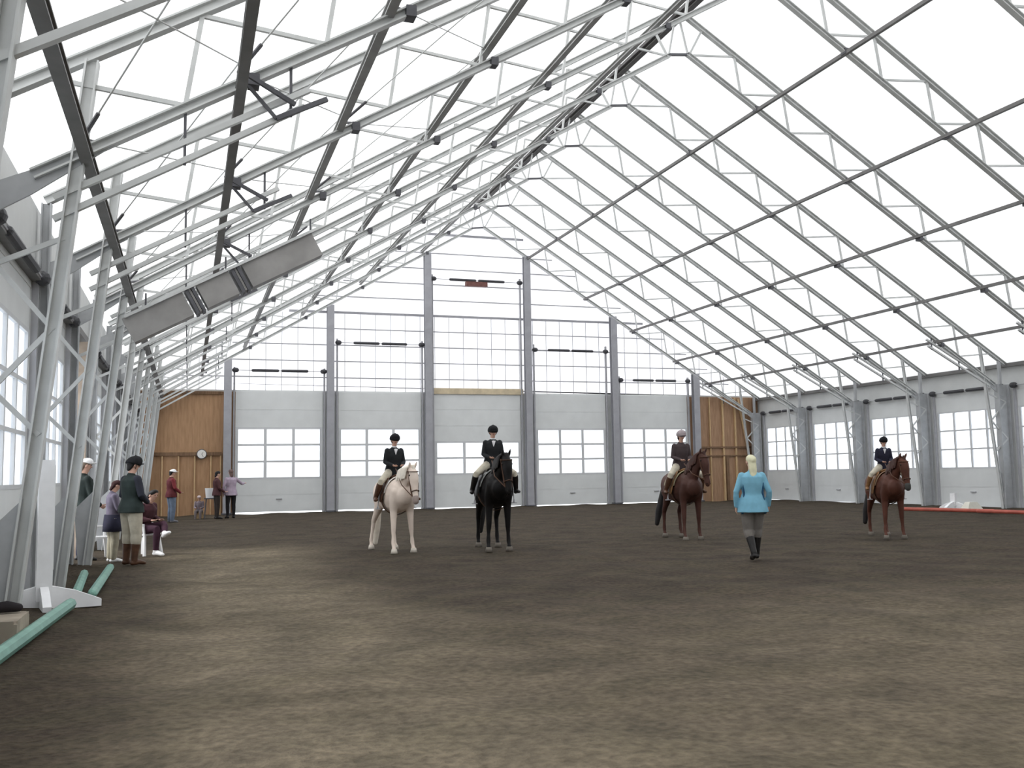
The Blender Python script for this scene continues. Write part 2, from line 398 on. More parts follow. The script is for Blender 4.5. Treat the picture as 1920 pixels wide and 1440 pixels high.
# grey sheet metal duct boxes under the left rafters
def duct(y, o0, o1, label, joints):
    t = empty('duct_box', (XC-o0, y, zb(o0)-.50)); sx = lambda o: o0-o
    dz = lambda o: .54*(o0-o)
    for j in range(len(joints)-1):
        a, c = joints[j]+.02, joints[j+1]-.02
        oa, oc = o0+(o1-o0)*a, o0+(o1-o0)*c
        b = bmesh.new(); bar(b, (sx(oa), 0, dz(oa)), (sx(oc), 0, dz(oc)), .34, .46); obj('duct_section', b, M['duct'], t)
    for j in joints[1:-1]:
        oo = o0+(o1-o0)*j; b = bmesh.new(); bar(b, (sx(oo+.025), 0, dz(oo+.025)), (sx(oo-.025), 0, dz(oo-.025)), .38, .50); obj('joint_collar', b, M['clamp'], t)
    b = bmesh.new(); bar(b, (sx(o0), -.19, dz(o0)+.27), (sx(o1), -.19, dz(o1)+.27), .06, .05); obj('edge_rail', b, M['steel'], t)
    for j in (.1, .5, .95):
        oo = o0+(o1-o0)*j; b = bmesh.new(); bar(b, (sx(oo), 0, dz(oo)+.2), (sx(oo), 0, dz(oo)+.55), .03, .03); obj('hanger', b, M['clamp'], t)
    tag(t, label, 'duct')
duct(17.85, 13.3, 9.95, 'long grey sheet metal duct box hung under the left rafters', [0, .33, .36, .56, .59, 1.0])

# ------------------------------------------------------------------ overhead doors
door_n = [0]
def door(w_, h_, rows, zs, cols, mt=.06, loc=(0,0,0), rz=0, shaft=None, motor=False, gap=.0, trackh=None, label=None):
    """sectional door; local x across, y = 0 inner face (looking from -y)"""
    door_n[0] += 1
    t = empty('door_%d' % door_n[0], loc, rz); struct(t, label)
    z0, z1 = zs; hw = w_/2
    b = bmesh.new(); n = max(1, round((z0-gap)/.68)); box(b, -hw, hw, .015, .04, gap, z0)
    for i in range(n): box(b, -hw, hw, 0, .05, gap+(z0-gap)*i/n+.004, gap+(z0-gap)*(i+1)/n-.004)
    obj('lower_panel', b, M['panel'], t)
    b = bmesh.new(); n = max(1, round((h_-z1)/.68)); box(b, -hw, hw, .015, .04, z1, h_)
    for i in range(n): box(b, -hw, hw, 0, .05, z1+(h_-z1)*i/n+.004, z1+(h_-z1)*(i+1)/n-.004)
    obj('upper_panel', b, M['panel'], t)
    f = bmesh.new()
    for i in range(rows+1):
        z = z0 + (z1-z0)*i/rows; box(f, -hw, hw, -.005, .045, z-mt/2, z+mt/2)
    xs = [-hw+.06+(w_-.12)*i/cols for i in range(cols+1)]
    for x in xs:
        for i in range(rows):
            za = z0+(z1-z0)*i/rows+mt/2; zb_ = z0+(z1-z0)*(i+1)/rows-mt/2
            box(f, x-mt*.7, x+mt*.7, -.004, .044, za, zb_)
    obj('window_rail', f, M['frame'], t)
    g = bmesh.new(); box(g, -hw+.04, hw-.04, .018, .024, z0, z1); obj('window_glass', g, M['glass'], t)
    g = bmesh.new(); box(g, -.12, .12, -.05, -.006, gap+.5, gap+.54); obj('handle', g, M['track'], t)
    th = trackh or h_+.4
    for s in (-1, 1):
        b = bmesh.new(); box(b, s*(hw+.06)-.035, s*(hw+.06)+.035, -.09, .02, 0, th); obj('track', b, M['track'], t)
    if shaft:
        b = bmesh.new(); tube(b, [(-hw-.05, -.14, shaft), (hw+.05, -.14, shaft)], .016, 6); obj('torsion_shaft', b, M['track'], t)
        for s in (-1, 1):
            b = bmesh.new(); tube(b, [(s*.10, -.14, shaft), (s*hw*.62, -.14, shaft)], .062, 8); obj('torsion_spring', b, M['spring'], t)
            b = bmesh.new(); tube(b, [(s*(hw-.02), -.14, shaft), (s*(hw+.06), -.14, shaft)], .10, 10); obj('cable_drum', b, M['spring'], t)
        if motor:
            b = bmesh.new(); box(b, -.55, .45, -.28, -.06, shaft-.28, shaft-.07); obj('door_opener', b, mat('rusty_red_housing', (.16, .07, .06), .6, 0, .2, 8), t)
    return t

for (x0, x1, zs, rows, sh, mo, tr, lab) in (
        (1.82, 5.37, (1.40, 3.47), 3, 5.86, False, 6.0, 'white sectional door, leftmost of the five in the far gable wall'),
        (6.03, 9.62, (1.40, 3.45), 3, 7.12, False, 7.3, 'white sectional door, second from left in the far gable wall'),
        (10.22, 14.22, (1.45, 2.86), 2, 10.1, True, 10.3, 'white sectional door in the middle of the far gable wall'),
        (14.95, 18.42, (1.38, 3.42), 3, 7.04, False, 7.3, 'white sectional door, fourth from left in the far gable wall'),
        (19.2, 22.7, (1.40, 3.45), 3, 5.72, False, 5.9, 'white sectional door, rightmost of the five in the far gable wall')):
    door(x1-x0, 5.0, rows, zs, 3, .085, ((x0+x1)/2, Y_END-.02, 0), 0, sh, mo, .03 if x0 < 7 else .0, tr, lab)

# far gable wall: posts, girts, cladding
PX = [1.5, 5.66, 9.9, 14.54, 18.8, 23.05]
for i, x in enumerate(PX):
    o = abs(x-XC); t = empty('gable_post', (x, Y_END-.28, 0)); top = zb(o)+.05 if x > XC else zbl(o)-.05
    b = bmesh.new(); channel(b, (0, 0, -.05), (0, 0, top), .30, .26, .03, (1,0,0)); obj('column_shaft', b, M['post'], t)
    b = bmesh.new(); box(b, -.2, .2, -.2, .2, -.02, .03); obj('base_plate', b, M['clamp'], t)
    tag(t, 'grey steel post of the far gable wall, %s from the left' % words[i], 'post', 'posts of the far gable wall')
b = bmesh.new()
def gable_outline(b, y, zlo):
    pts = [(XC-HALF_L, zlo), (XC+HALF, zlo), (XC+HALF, zm(HALF)-.02), (XC, Z_MEM-.02), (XC-HALF_L, zml(HALF_L)-.02)]
    b.faces.new([b.verts.new((x, y, z)) for x, z in pts])
gable_outline(b, Y_END+.08, 5.02)
struct(obj('wall_gable', b, M['gable']), 'white translucent panels of the far gable above the doors')
b = bmesh.new()
edges = [(-2.2, 1.82), (5.36, 6.04), (9.61, 10.23), (14.21, 14.96), (18.41, 19.21), (22.7, 26.64)]
for x0, x1 in edges[1:-1]: box(b, x0, x1, Y_END+.032, Y_END+.09, -.1, 5.02)
box(b, -2.04, 26.64, Y_END+.055, Y_END+.12, 4.98, 5.06)
struct(obj('wall_far', b, M['wallp']))
b = bmesh.new(); box(b, -2.04, 1.83, Y_END, Y_END+.05, -.1, 4.98); struct(obj('wall_far_left', b, M['ply']), 'plywood panelling left of the doors')
b = bmesh.new(); box(b, 22.69, 26.64, Y_END, Y_END+.05, -.1, 4.98); struct(obj('wall_far_right', b, M['ply2']), 'plywood panelling right of the doors')
# girts
gi = 0
for z in [5.62, 6.33, 7.03, 7.74, 8.45, 9.15, 9.86, 10.57, 11.28, 12.15]:
    half = (Z_BOT+.85-z)/SL
    half = min(half, HALF-.1)
    thick = .10 if z in (8.45, 12.15) else .045
    b = bmesh.new(); box(b, XC-half, XC+half, Y_END-.02, Y_END+.04, z-thick/2, z+thick/2)
    gi += 1; struct(obj('trim_%d' % gi, b, M['post'] if thick > .05 else M['track']), 'horizontal girt of the far gable')
x = -1.6; b = bmesh.new()
while x < 26:
    z1 = min(zm(abs(x-XC))-.1, 8.4)
    if z1 > 5.3 and min(abs(x-p) for p in PX) > .25: box(b, x-.010, x+.010, Y_END+.042, Y_END+.07, 5.06, z1)
    x += .66
gi += 1; struct(obj('trim_%d' % gi, b, M['post']), 'thin vertical ribs of the gable cladding')
b = bmesh.new(); box(b, 10.08, 14.36, Y_END-.09, Y_END-.03, 4.98, 5.24); gi += 1; struct(obj('trim_%d' % gi, b, M['rail']), 'tan timber header over the middle door')
# framing in the plywood corners
def stud(b, x, z0, z1, w_=.05): box(b, x-w_/2, x+w_/2, Y_END-.09, Y_END-.001, z0, z1)
b = bmesh.new()
for x in (-1.6, -.98, -.36, .26, .88, 1.26): stud(b, x, -.05, 2.35)
gi += 1; struct(obj('trim_%d' % gi, b, M['lumber']), 'pale studs on the left plywood')
b = bmesh.new(); box(b, -2.0, 1.3, Y_END-.11, Y_END-.001, 2.36, 2.50); box(b, -2.0, 1.3, Y_END-.10, Y_END-.001, 4.86, 4.98)
gi += 1; struct(obj('trim_%d' % gi, b, M['lumberd']), 'dark ledger boards on the left plywood')
b = bmesh.new()
for x, w_ in ((23.9, .05), (24.62, .09), (25.3, .08)): stud(b, x, -.05, 4.95, w_)
bar(b, (25.5, Y_END-.06, 4.9), (26.0, Y_END-.06, 2.2), .05, .09)
gi += 1; struct(obj('trim_%d' % gi, b, M['lumber']), 'pale studs on the right plywood')
b = bmesh.new(); box(b, 23.3, 26.6, Y_END-.10, Y_END-.001, 2.50, 2.58); box(b, 23.3, 26.6, Y_END-.10, Y_END-.001, 2.10, 2.16); stud(b, 26.45, 0, 4.95, .24); stud(b, 24.8, 0, 2.1, .14)
gi += 1; struct(obj('trim_%d' % gi, b, M['lumberd']), 'dark rails on the right plywood')
# clock
t = empty('wall_clock', (.52, Y_END-.13, 2.42))
b = bmesh.new(); bmesh.ops.create_cone(b, cap_ends=True, segments=28, radius1=.20, radius2=.20, depth=.05, matrix=Matrix.Rotation(R(90), 4, 'X')); obj('clock_rim', b, M['clamp'], t)
b = bmesh.new(); bmesh.ops.create_cone(b, cap_ends=True, segments=28, radius1=.17, radius2=.17, depth=.02, matrix=Matrix.Translation((0,-.03,0)) @ Matrix.Rotation(R(90), 4, 'X')); obj('clock_face', b, M['clockface'], t)
for a, l in ((40, .09), (150, .13)):
    b = bmesh.new(); bar(b, (0, -.043, 0), (l*math.sin(R(a)), -.043, l*math.cos(R(a))), .006, .014); obj('clock_hand', b, M['black'], t)
tag(t, 'round pale clock on the ledger of the left plywood corner', 'clock')

# side walls with their doors
for s, nm in ((-1, 'left'), (1, 'right')):
    xw = XC + s*(HALF if s > 0 else HALF_L)
    b = bmesh.new()
    x0, x1 = (xw-.06, xw) if s < 0 else (xw, xw+.06)
    box(b, x0, x1, Y_BACK, Y_END+.12, 4.02, 4.98 if s > 0 else 5.20)
    for i in range(len(FR)):
        y = FR[i]; box(b, x0, x1, y-.30, y+.30, -.1, 4.02)
    struct(obj('wall_'+nm, b, M['wallp']))
    for i in range(len(FR)-1):
        y1, y0 = FR[i], FR[i+1]; yc = (y0+y1)/2; wd = (y1-y0)-.60
        opened = (s == -1 and i == 5)
        rz = R(-90) if s > 0 else R(90)
        # local +y must face outward
        place_ = (xw + s*.01, yc, 0)
        if opened:
            door(wd, 4.5, 1, (3.75, 4.3), 4, .05, (xw - .10, yc, 0), rz, None, False, 3.55, 4.6, 'white sectional door raised open in the left wall')
        else:
            door(wd, 4.03, 3, (1.38, 3.43), 4, .055, place_, rz, 4.16, False, .0, 4.15, 'white sectional door with three rows of windows in the %s wall' % nm)
# wall behind the photographer
b = bmesh.new(); pts = [(XC-HALF_L, -.1), (XC+HALF, -.1), (XC+HALF, zm(HALF)), (XC, Z_MEM), (XC-HALF_L, zml(HALF_L))]
va = [b.verts.new((x, Y_BACK-.06, z)) for x, z in pts]; vb = [b.verts.new((x, Y_BACK, z)) for x, z in pts]
b.faces.new(va[::-1]); b.faces.new(vb)
for i in range(5): b.faces.new([va[i], va[(i+1)%5], vb[(i+1)%5], vb[i]])
struct(obj('wall_back', b, M['wallp']))
b = bmesh.new(); box(b, XC-HALF_L+.02, XC-HALF_L+.20, 19.6, 19.7, -.05, 4.05)
gi += 1; struct(obj('trim_%d' % gi, b, mat('pinkish_board', (.42, .34, .27), .6, 0, .15, 4)), 'pinkish timber board on the left wall')

# ------------------------------------------------------------------ people
def person(label, loc, rz, H=1.75, pose=None, cfg=None, group=None):
    """local axes: +y forward, +x the figure's right, z up; joints for a 1.75 m figure"""
    cfg = cfg or {}; k = H/1.75
    J = dict(pel=(0,0,.95), chest=(0,.0,1.28), neck=(0,-.01,1.47), head=(0,.03,1.62),
             shR=(.165,-.01,1.395), elR=(.225,-.03,1.12), wrR=(.24,.08,.88), haR=(.235,.12,.80),
             shL=(-.165,-.01,1.395), elL=(-.225,-.03,1.12), wrL=(-.24,.08,.88), haL=(-.235,.12,.80),
             hiR=(.095,0,.92), knR=(.11,.03,.50), anR=(.11,0,.09), toR=(.13,.17,.03),
             hiL=(-.095,0,.92), knL=(-.11,.03,.50), anL=(-.11,0,.09), toL=(-.13,.17,.03), look=(0,1,0))
    J.update(pose or {}); J = {a: Vector(v) for a, v in J.items()}
    t = empty('person', loc, rz); t.scale = (k, k, k); tag(t, label, 'person', group)
    look = J['look'].normalized(); up = (J['head']-J['neck']).normalized(); sd = look.cross(up).normalized()
    rot = Matrix((sd, look, up)).transposed() if abs(look.dot(up)) < .99 else Matrix.Identity(3)
    ax = J['chest']-J['pel']; sh = (J['shR']-J['shL']).normalized(); hp = (J['hiR']-J['hiL']).normalized()
    mid = J['pel'].lerp(J['chest'], .5)
    def torso(b, e=0., z0=0.0):
        a = J['pel'] - ax.normalized()*z0
        loft(b, [(a, .155+e, .115+e), (J['pel'].lerp(J['chest'], .25), .145+e, .105+e), (mid, .135+e, .10+e), (J['chest'], .165+e, .115+e),
                 (J['chest'].lerp(J['neck'], .55), .17+e, .10+e), (J['chest'].lerp(J['neck'], .82), .115+e*.5, .08+e*.5), (J['chest'].lerp(J['neck'], .95), .07+e*.5, .065+e*.5)], sh, 14, False)
    def arm(b, S, e=0., cut=1.0):
        s, l, w_ = J['sh'+S], J['el'+S], J['wr'+S]
        w2 = l.lerp(w_, cut)
        loft(b, [(s, .056+e, .056+e), (s.lerp(l, .4), .05+e, .05+e), (l, .04+e, .04+e), (l.lerp(w2, .3), .041+e, .041+e), (w2, .029+e, .029+e)], (0,.3,1), 10)
    def leg(b, S, e=0., cut=1.0, ec=None):
        h, n, a = J['hi'+S], J['kn'+S], J['an'+S]; a2 = n.lerp(a, cut)
        ec = e if ec is None else ec
        loft(b, [(h, .092+e, .095+e), (h.lerp(n, .35), .082+e, .085+e), (n, .056+e, .058+e), (n.lerp(a, min(.3, cut*.5)), .057+ec, .06+ec), (a2, (.038 if cut > .9 else .052)+ec, (.042 if cut > .9 else .055)+ec)], hp, 10)
    def foot(b, S, e=0.):
        a, o = J['an'+S], J['to'+S]; d = (o-a); heel = a + Vector((0,0,-.045)) - Vector((d.x, d.y, 0)).normalized()*.03
        loft(b, [(heel, .034+e, .034+e), (a.lerp(o, .45)+Vector((0,0,-.01)), .042+e, .035+e), (o, .036+e, .022+e)], hp, 10)
    def hand(b, S):
        w_, h = J['wr'+S], J['ha'+S]; d = (h-w_).normalized(); sx = 1 if S == 'R' else -1
        n = d.cross(Vector((0,1,0))); n = n.normalized() if n.length > .2 else Vector((1,0,0)); f = n.cross(d).normalized()
        loft(b, [(w_, .026, .022), (w_+d*.05, .040, .018), (w_+d*.085, .040, .016)], f, 8)
        for i, (off, ln) in enumerate(((-.030, .062), (-.010, .072), (.010, .068), (.029, .052))):
            p0 = w_+d*.08+f*off; cu = n*(-sx)*.02
            tube(b, [p0, p0+d*ln*.5+cu*.4, p0+d*ln*.85+cu*1.3], [.0095, .009, .0075], 6)
        p0 = w_+d*.03+f*.03
        tube(b, [p0, p0+d*.03+f*.028, p0+d*.06+f*.032], [.012, .011, .009], 6)
    hd = J['head']
    b = bmesh.new(); torso(b)
    loft(b, [(J['chest'].lerp(J['neck'], .8), .07, .065), (J['neck'], .056, .058), (hd-up*.06, .055, .06)], sh, 10)
    ball(b, hd+up*.035-look*.01, .076, .095, .088, 14, rot); loft(b, [(hd+up*.01+look*.015, .066, .07), (hd-up*.05+look*.03, .055, .055), (hd-up*.088+look*.045, .033, .033)], sd, 12)
    tube(b, [hd+look*.083+up*.018, hd+look*.103-up*.018], [.010, .016], 6); ball(b, hd-up*.02-sd*.078-look*.005+up*.02, .014, .022, .032, 8, rot); ball(b, hd+sd*.078-look*.005, .014, .022, .032, 8, rot)
    for S in 'RL': arm(b, S); hand(b, S); leg(b, S); foot(b, S)
    fused('body', b, cfg.get('skin', M['skin']), t, .0105, 3, .4)
    for s in (-1, 1):
        b = bmesh.new(); ball(b, hd+look*.076+sd*s*.031+up*.012, .011, .008, .009, 8, rot); obj('eye', b, M['eye'], t, True)
    b = bmesh.new(); ball(b, hd+look*.082-up*.045, .022, .010, .007, 8, rot); obj('mouth', b, M['lip'], t, True)
    # hair
    hc = cfg.get('hair')
    if hc:
        b = bmesh.new(); ball(b, hd+up*.05-look*.022, .088, .102, .088, 14, rot); ln = cfg.get('hairlen', .10)
        loft(b, [(hd+up*.02-look*.05, .078, .05), (hd-up*ln*.5-look*.065, .072, .04), (hd-up*ln-look*.07, .05, .028)], sd, 10)
        fused('hair', b, hc, t, .011, 2)
    top = cfg.get('top'); bot = cfg.get('bottom')
    if bot:
        b = bmesh.new(); loft(b, [(J['pel']-ax.normalized()*.07, .158, .12), (J['pel']+ax.normalized()*.1, .152, .117)], hp, 12)
        e = cfg.get('legfit', .012)
        for S in 'RL': leg(b, S, e, .28 if cfg.get('boottop') else .97)
        fused('trousers', b, bot, t, .013, 3)
    if top:
        b = bmesh.new(); torso(b, cfg.get('fit', .022), min(.14, cfg.get('hem', .05)))
        if cfg.get('hem', .05) > .09:
            a = J['pel']-ax.normalized()*cfg['hem']; lf = cfg.get('legfit', .012); loft(b, [(a, .212+lf+cfg.get('flare', 0), .155+lf+cfg.get('flare', 0)), (J['pel'], .202+lf, .145+lf), (mid, .17, .125)], sh, 14, False)
        if not cfg.get('vest'):
            for S in 'RL': arm(b, S, cfg.get('armfit', .010), .97)
        else:
            for S in 'RL': tube(b, [J['sh'+S].lerp(J['sh'+('L' if S == 'R' else 'R')], .12), J['sh'+S]], 0.066, 10)
        if cfg.get('collar', True): loft(b, [(J['chest'].lerp(J['neck'], .7), .085, .08), (J['neck']-up*.01, .068, .07)], sh, 12)
        fused(cfg.get('topname', 'jacket'), b, top, t, .013, 3)
    if cfg.get('vest'):
        b = bmesh.new()
        for S in 'RL': arm(b, S, .016, .97)
        fused('sleeves', b, cfg['vest'], t, .013, 2)
    if cfg.get('shirt'):
        fr = (J['chest'].lerp(J['neck'], .55)); b = bmesh.new()
        v = [b.verts.new(p) for p in (fr+look*.125+sh*.045+up*.05, fr+look*.125-sh*.045+up*.05, fr+look*.148-up*.10, fr+look*.09+up*.06)]
        b.faces.new([v[0], v[1], v[2]]); b.faces.new([v[0], v[3], v[1]]); b.faces.new([v[0], v[2], v[3]]); b.faces.new([v[1], v[3], v[2]])
        obj('shirt_front', b, cfg['shirt'], t)
        b = bmesh.new(); loft(b, [(J['neck']-up*.035, .066, .07), (J['neck']+up*.012, .062, .066)], sh, 12); obj('shirt_collar', b, cfg['shirt'], t, True)
    if cfg.get('skirt'):
        b = bmesh.new(); z = cfg.get('skirtlen', .34)
        loft(b, [(J['pel']+Vector((0,0,.06)), .20, .16), (J['pel']-Vector((0,0,z*.5)), .235, .185), (J['pel']-Vector((0,0,z)), .245, .19)], sh, 16, False)
        obj('skirt', b, cfg['skirt'], t, True)
    if cfg.get('panel'):
        for s in (-1, 1):
            b = bmesh.new(); a = J['pel']-ax.normalized()*cfg.get('hem', .05)
            q = lambda p, e: p + sh*s*(.165+e) - look*.04
            loft(b, [(q(a, .02), .028, .05), (q(J['pel'], .005), .022, .05), (q(mid, -.015), .02, .05), (q(J['chest'], .0), .02, .045)], sh, 10)
            obj('side_panel', b, cfg['panel'], t, True)
    bt = cfg.get('boots', M['blackleather'])
    for S in 'RL':
        b = bmesh.new(); foot(b, S, .010); ball(b, J['an'+S], .055, .055, .055, 10); n, a = J['kn'+S], J['an'+S]; top_ = cfg.get('boottop', .0)
        if top_: loft(b, [(n.lerp(a, 1-top_), .074, .077), (n.lerp(a, .4), .072, .076), (n.lerp(a, .75), .058, .062), (a, .052, .056)], hp, 10, False)
        else: loft(b, [(n.lerp(a, .88), .048, .052), (a, .046, .05)], hp, 10)
        fused('boot' if top_ else 'shoe', b, bt, t, .011, 2)
    hat = cfg.get('hat')
    if hat == 'helmet':
        b = bmesh.new(); c = hd+up*.055-look*.008
        bmesh.ops.create_uvsphere(b, u_segments=20, v_segments=14, radius=1, matrix=Matrix.Translation(c) @ rot.to_4x4() @ Matrix.Diagonal((.118, .138, .118, 1)))
        pl = c - up*.035; geom = b.verts[:]+b.edges[:]+b.faces[:]
        bmesh.ops.bisect_plane(b, geom=geom, plane_co=pl, plane_no=up, clear_inner=True)
        bmesh.ops.holes_fill(b, edges=[e for e in b.edges if e.is_boundary])
        h = obj('helmet', b, cfg.get('hatmat', M['hatblack']), t, True)
        b = bmesh.new(); ball(b, pl+look*.125+up*.008, .085, .055, .012, 14, rot); obj('helmet_peak', b, cfg.get('hatmat', M['hatblack']), h, True)
        b = bmesh.new()
        for s in (-1, 1): tube(b, [pl+sd*s*.10, hd-up*.03+sd*s*.078+look*.01, hd-up*.095+look*.045], .006, 5)
        obj('chin_strap', b, M['blackleather'], h)
        b = bmesh.new(); ball(b, c+up*.118, .016, .016, .010, 8, rot); obj('helmet_button', b, cfg.get('hatmat', M['hatblack']), h, True)
    elif hat == 'cap':
        b = bmesh.new(); c = hd+up*.05-look*.008; hm = cfg.get('hatmat', M['wplastic'])
        bmesh.ops.create_uvsphere(b, u_segments=20, v_segments=14, radius=1, matrix=Matrix.Translation(c) @ rot.to_4x4() @ Matrix.Diagonal((.100, .116, .098, 1)))
        pl = c + up*.0; bmesh.ops.bisect_plane(b, geom=b.verts[:]+b.edges[:]+b.faces[:], plane_co=pl, plane_no=up, clear_inner=True)
        bmesh.ops.holes_fill(b, edges=[e for e in b.edges if e.is_boundary])
        h = obj('cap', b, hm, t, True)
        b = bmesh.new(); ball(b, pl+look*.125, .072, .07, .010, 14, rot); obj('cap_visor', b, hm, h, True)
    return t

# ------------------------------------------------------------------ horses
def horse(label, loc, heading, S=1.0, coat=None, mane=None, hoof=None, neckyaw=0, headdrop=0, legs=None, tailm=None, saddle=None, pad=None, blaze=None, sock=None, tailsw=0, muz=None, pitch=20, taillen=.95, shin=None):
    """local +x = forward"""
    t = empty('horse', loc, heading); t.scale = (S, S, S); tag(t, label, 'horse')
    L = dict(F1=0, F2=0, H1=0, H2=0); L.update(legs or {})
    ny = lambda f: R(neckyaw)*f
    def turn(p, f):
        x, y, z = p; bx = .55; a = ny(f)
        if f == 1:
            pa = R(pitch); dx_, dz_ = x-1.02, z-(1.82-headdrop)
            x = .975 + dx_*math.cos(pa) + dz_*math.sin(pa); z = 1.83-headdrop - dx_*math.sin(pa) + dz_*math.cos(pa)
        return Vector((bx+(x-bx)*math.cos(a)-y*math.sin(a), (x-bx)*math.sin(a)+y*math.cos(a), z))
    b = bmesh.new()
    loft(b, [((-.83,0,1.20), .10, .12), ((-.74,0,1.19), .21, .22), ((-.56,0,1.16), .28, .29), ((-.30,0,1.10), .285, .305), ((0,0,1.06), .30, .325),
             ((.25,0,1.08), .285, .335), ((.44,0,1.12), .255, .335), ((.60,0,1.12), .235, .29), ((.72,0,1.11), .165, .20)], (0,1,0), 18)
    ball(b, (.45,0,1.36), .16, .09, .12)
    hd = headdrop
    neck = [((.50,0,1.22), .15, .29, 0), ((.66,0,1.40), .115, .22, .15), ((.80,0,1.58-hd*.5), .092, .165, .4), ((.91,0,1.73-hd), .082, .13, .7), ((.97,0,1.81-hd), .075, .11, .9)]
    loft(b, [(turn(p, f), a, c) for p, a, c, f in neck], (0,1,0), 14)
    head = [q for q in (((1.03,0,1.80), .078, .09), ((1.10,0,1.74), .098, .125), ((1.17,0,1.64), .088, .125), ((1.25,0,1.52), .066, .088), ((1.32,0,1.41), .056, .066), ((1.37,0,1.33), .060, .062), ((1.385,0,1.295), .05, .05))]
    hs = Vector((-math.sin(ny(1)), math.cos(ny(1)), 0))
    loft(b, [(turn((p[0],p[1],p[2]-hd), 1), a, c) for p, a, c in head], hs, 14)
    ball(b, turn((1.10, .07, 1.72-hd), 1), .05, .03, .06); ball(b, turn((1.10, -.07, 1.72-hd), 1), .05, .03, .06)
    for s in (-1, 1):   # ears
        tube(b, [turn((1.02, s*.055, 1.86-hd), 1), turn((1.03, s*.068, 1.93-hd), 1), turn((1.045, s*.070, 1.99-hd), 1)], [.030, .026, .007], 8)
    hooves = []; socks = []
    for i, (nm, s) in enumerate((('F1', 1), ('F2', -1), ('H1', 1), ('H2', -1))):
        d = L[nm]; dx, dy = d if isinstance(d, tuple) else (d, 0)
        dy *= 1
        if nm[0] == 'F':
            P = [((.56,s*.13,1.18), .11, .16), ((.53,s*.16,.98), .10, .125), ((.50+dx*.15,s*.165+dy*.1,.80), .072, .088), ((.515+dx*.45,s*.16+dy*.45,.52), .052, .058), ((.515+dx*.5,s*.16+dy*.5,.46), .050, .054),
                 ((.515+dx*.7,s*.16+dy*.75,.30), .033, .038), ((.52+dx*.85,s*.16+dy*.88,.19), .042, .046), ((.55+dx*.95,s*.16+dy*.96,.115), .034, .037), ((.575+dx,s*.16+dy,.07), .044, .048)]
            hx, hy = .585+dx, s*.16+dy
        else:
            P = [((-.52,s*.13,1.15), .15, .23), ((-.44,s*.17,.98), .125, .19), ((-.42+dx*.15,s*.175+dy*.1,.86), .09, .13), ((-.55+dx*.35,s*.17+dy*.3,.70), .062, .082), ((-.66+dx*.5,s*.16+dy*.5,.57), .050, .066), ((-.665+dx*.55,s*.16+dy*.55,.50), .044, .054),
                 ((-.655+dx*.75,s*.16+dy*.78,.32), .034, .041), ((-.65+dx*.85,s*.16+dy*.9,.19), .043, .047), ((-.62+dx*.95,s*.16+dy*.97,.115), .034, .037), ((-.595+dx,s*.16+dy,.07), .044, .048)]
            hx, hy = -.585+dx, s*.16+dy
        loft(b, P, (0,1,0), 12)
        hooves.append((hx, hy)); socks.append(P[-4:])
    body = fused('body', b, coat, t, .016, 5)
    for hx, hy in hooves:
        h = bmesh.new(); bmesh.ops.create_cone(h, cap_ends=True, segments=14, radius1=.070, radius2=.050, depth=.085, matrix=Matrix.Translation((hx, hy, .036)))
        obj('hoof', h, hoof, t, True)
    if sock:
        for P in socks:
            h = bmesh.new(); loft(h, [(p, a+.007, c+.007) for p, a, c in P], (0,1,0), 12); obj('white_sock', h, sock, t, True)
    if shin:
        for P in socks:
            h = bmesh.new(); loft(h, [(p, a+.006, c+.006) for p, a, c in P[:2]], (0,1,0), 12); obj('dark_shin', h, shin, t, True)
    # mane + forelock
    b = bmesh.new()
    crest = [((.50,0,1.50), 0), ((.62,0,1.62), .12), ((.76,0,1.74-hd*.4), .35), ((.88,0,1.84-hd*.8), .6), ((.98,0,1.90-hd), .85)]
    for i, (p, f) in enumerate(crest[:-1]):
        q, g = crest[i+1]
        for j in range(3):
            u = j/3.0; a = turn(p, f).lerp(turn(q, g), u); drop = .22+.05*math.sin(i*3+j*2)
            loft(b, [(a+Vector((0,0,.0)), .035, .05), (a+Vector((.0,-.09,-.04)), .03, .05), (a+Vector((-.01,-.125,-drop)), .014, .035)], (0,1,0), 8)
    a = turn((1.06,0,1.90-hd), 1); c = turn((1.15,0,1.78-hd), 1)
    loft(b, [(a, .04, .03), (c, .025, .02)], hs, 8)
    fused('mane', b, mane, t, .014, 2)
    # tail
    b = bmesh.new(); ts = tailsw; tl = taillen
    loft(b, [((-.82,0,1.30), .045, .045), ((-.92,ts*.15,1.22), .055, .055), ((-.97,ts*.4,1.22-tl*.35), .075, .07), ((-.96,ts*.75,1.22-tl*.7), .085, .075), ((-.94,ts,1.22-tl), .05, .04)], (0,1,0), 12)
    fused('tail', b, tailm or mane, t, .014, 2)
    # eyes, nostrils
    for s in (-1, 1):
        e = bmesh.new(); p = turn((1.135, s*.088, 1.735-hd), 1); ball(e, p, .02, .016, .02, 10); obj('eye', e, M['eye'], t, True)
        e = bmesh.new(); p = turn((1.405, s*.036, 1.325-hd), 1); ball(e, p, .015, .012, .018, 8); obj('nostril', e, M['eye'], t, True)
    if blaze:
        e = bmesh.new(); loft(e, [(turn((1.195,0,1.72-hd), 1), .022, .010), (turn((1.21,0,1.68-hd), 1), .028, .012)], hs, 8); obj('star', e, blaze, t, True)
    if muz:
        e = bmesh.new(); loft(e, [(turn((1.355,0,1.365-hd), 1), .062, .067), (turn((1.385,0,1.30-hd), 1), .060, .060)], hs, 12); obj('muzzle', e, muz, t, True)
    # bridle
    br = empty('bridle'); br.parent = t
    bridle = bmesh.new()
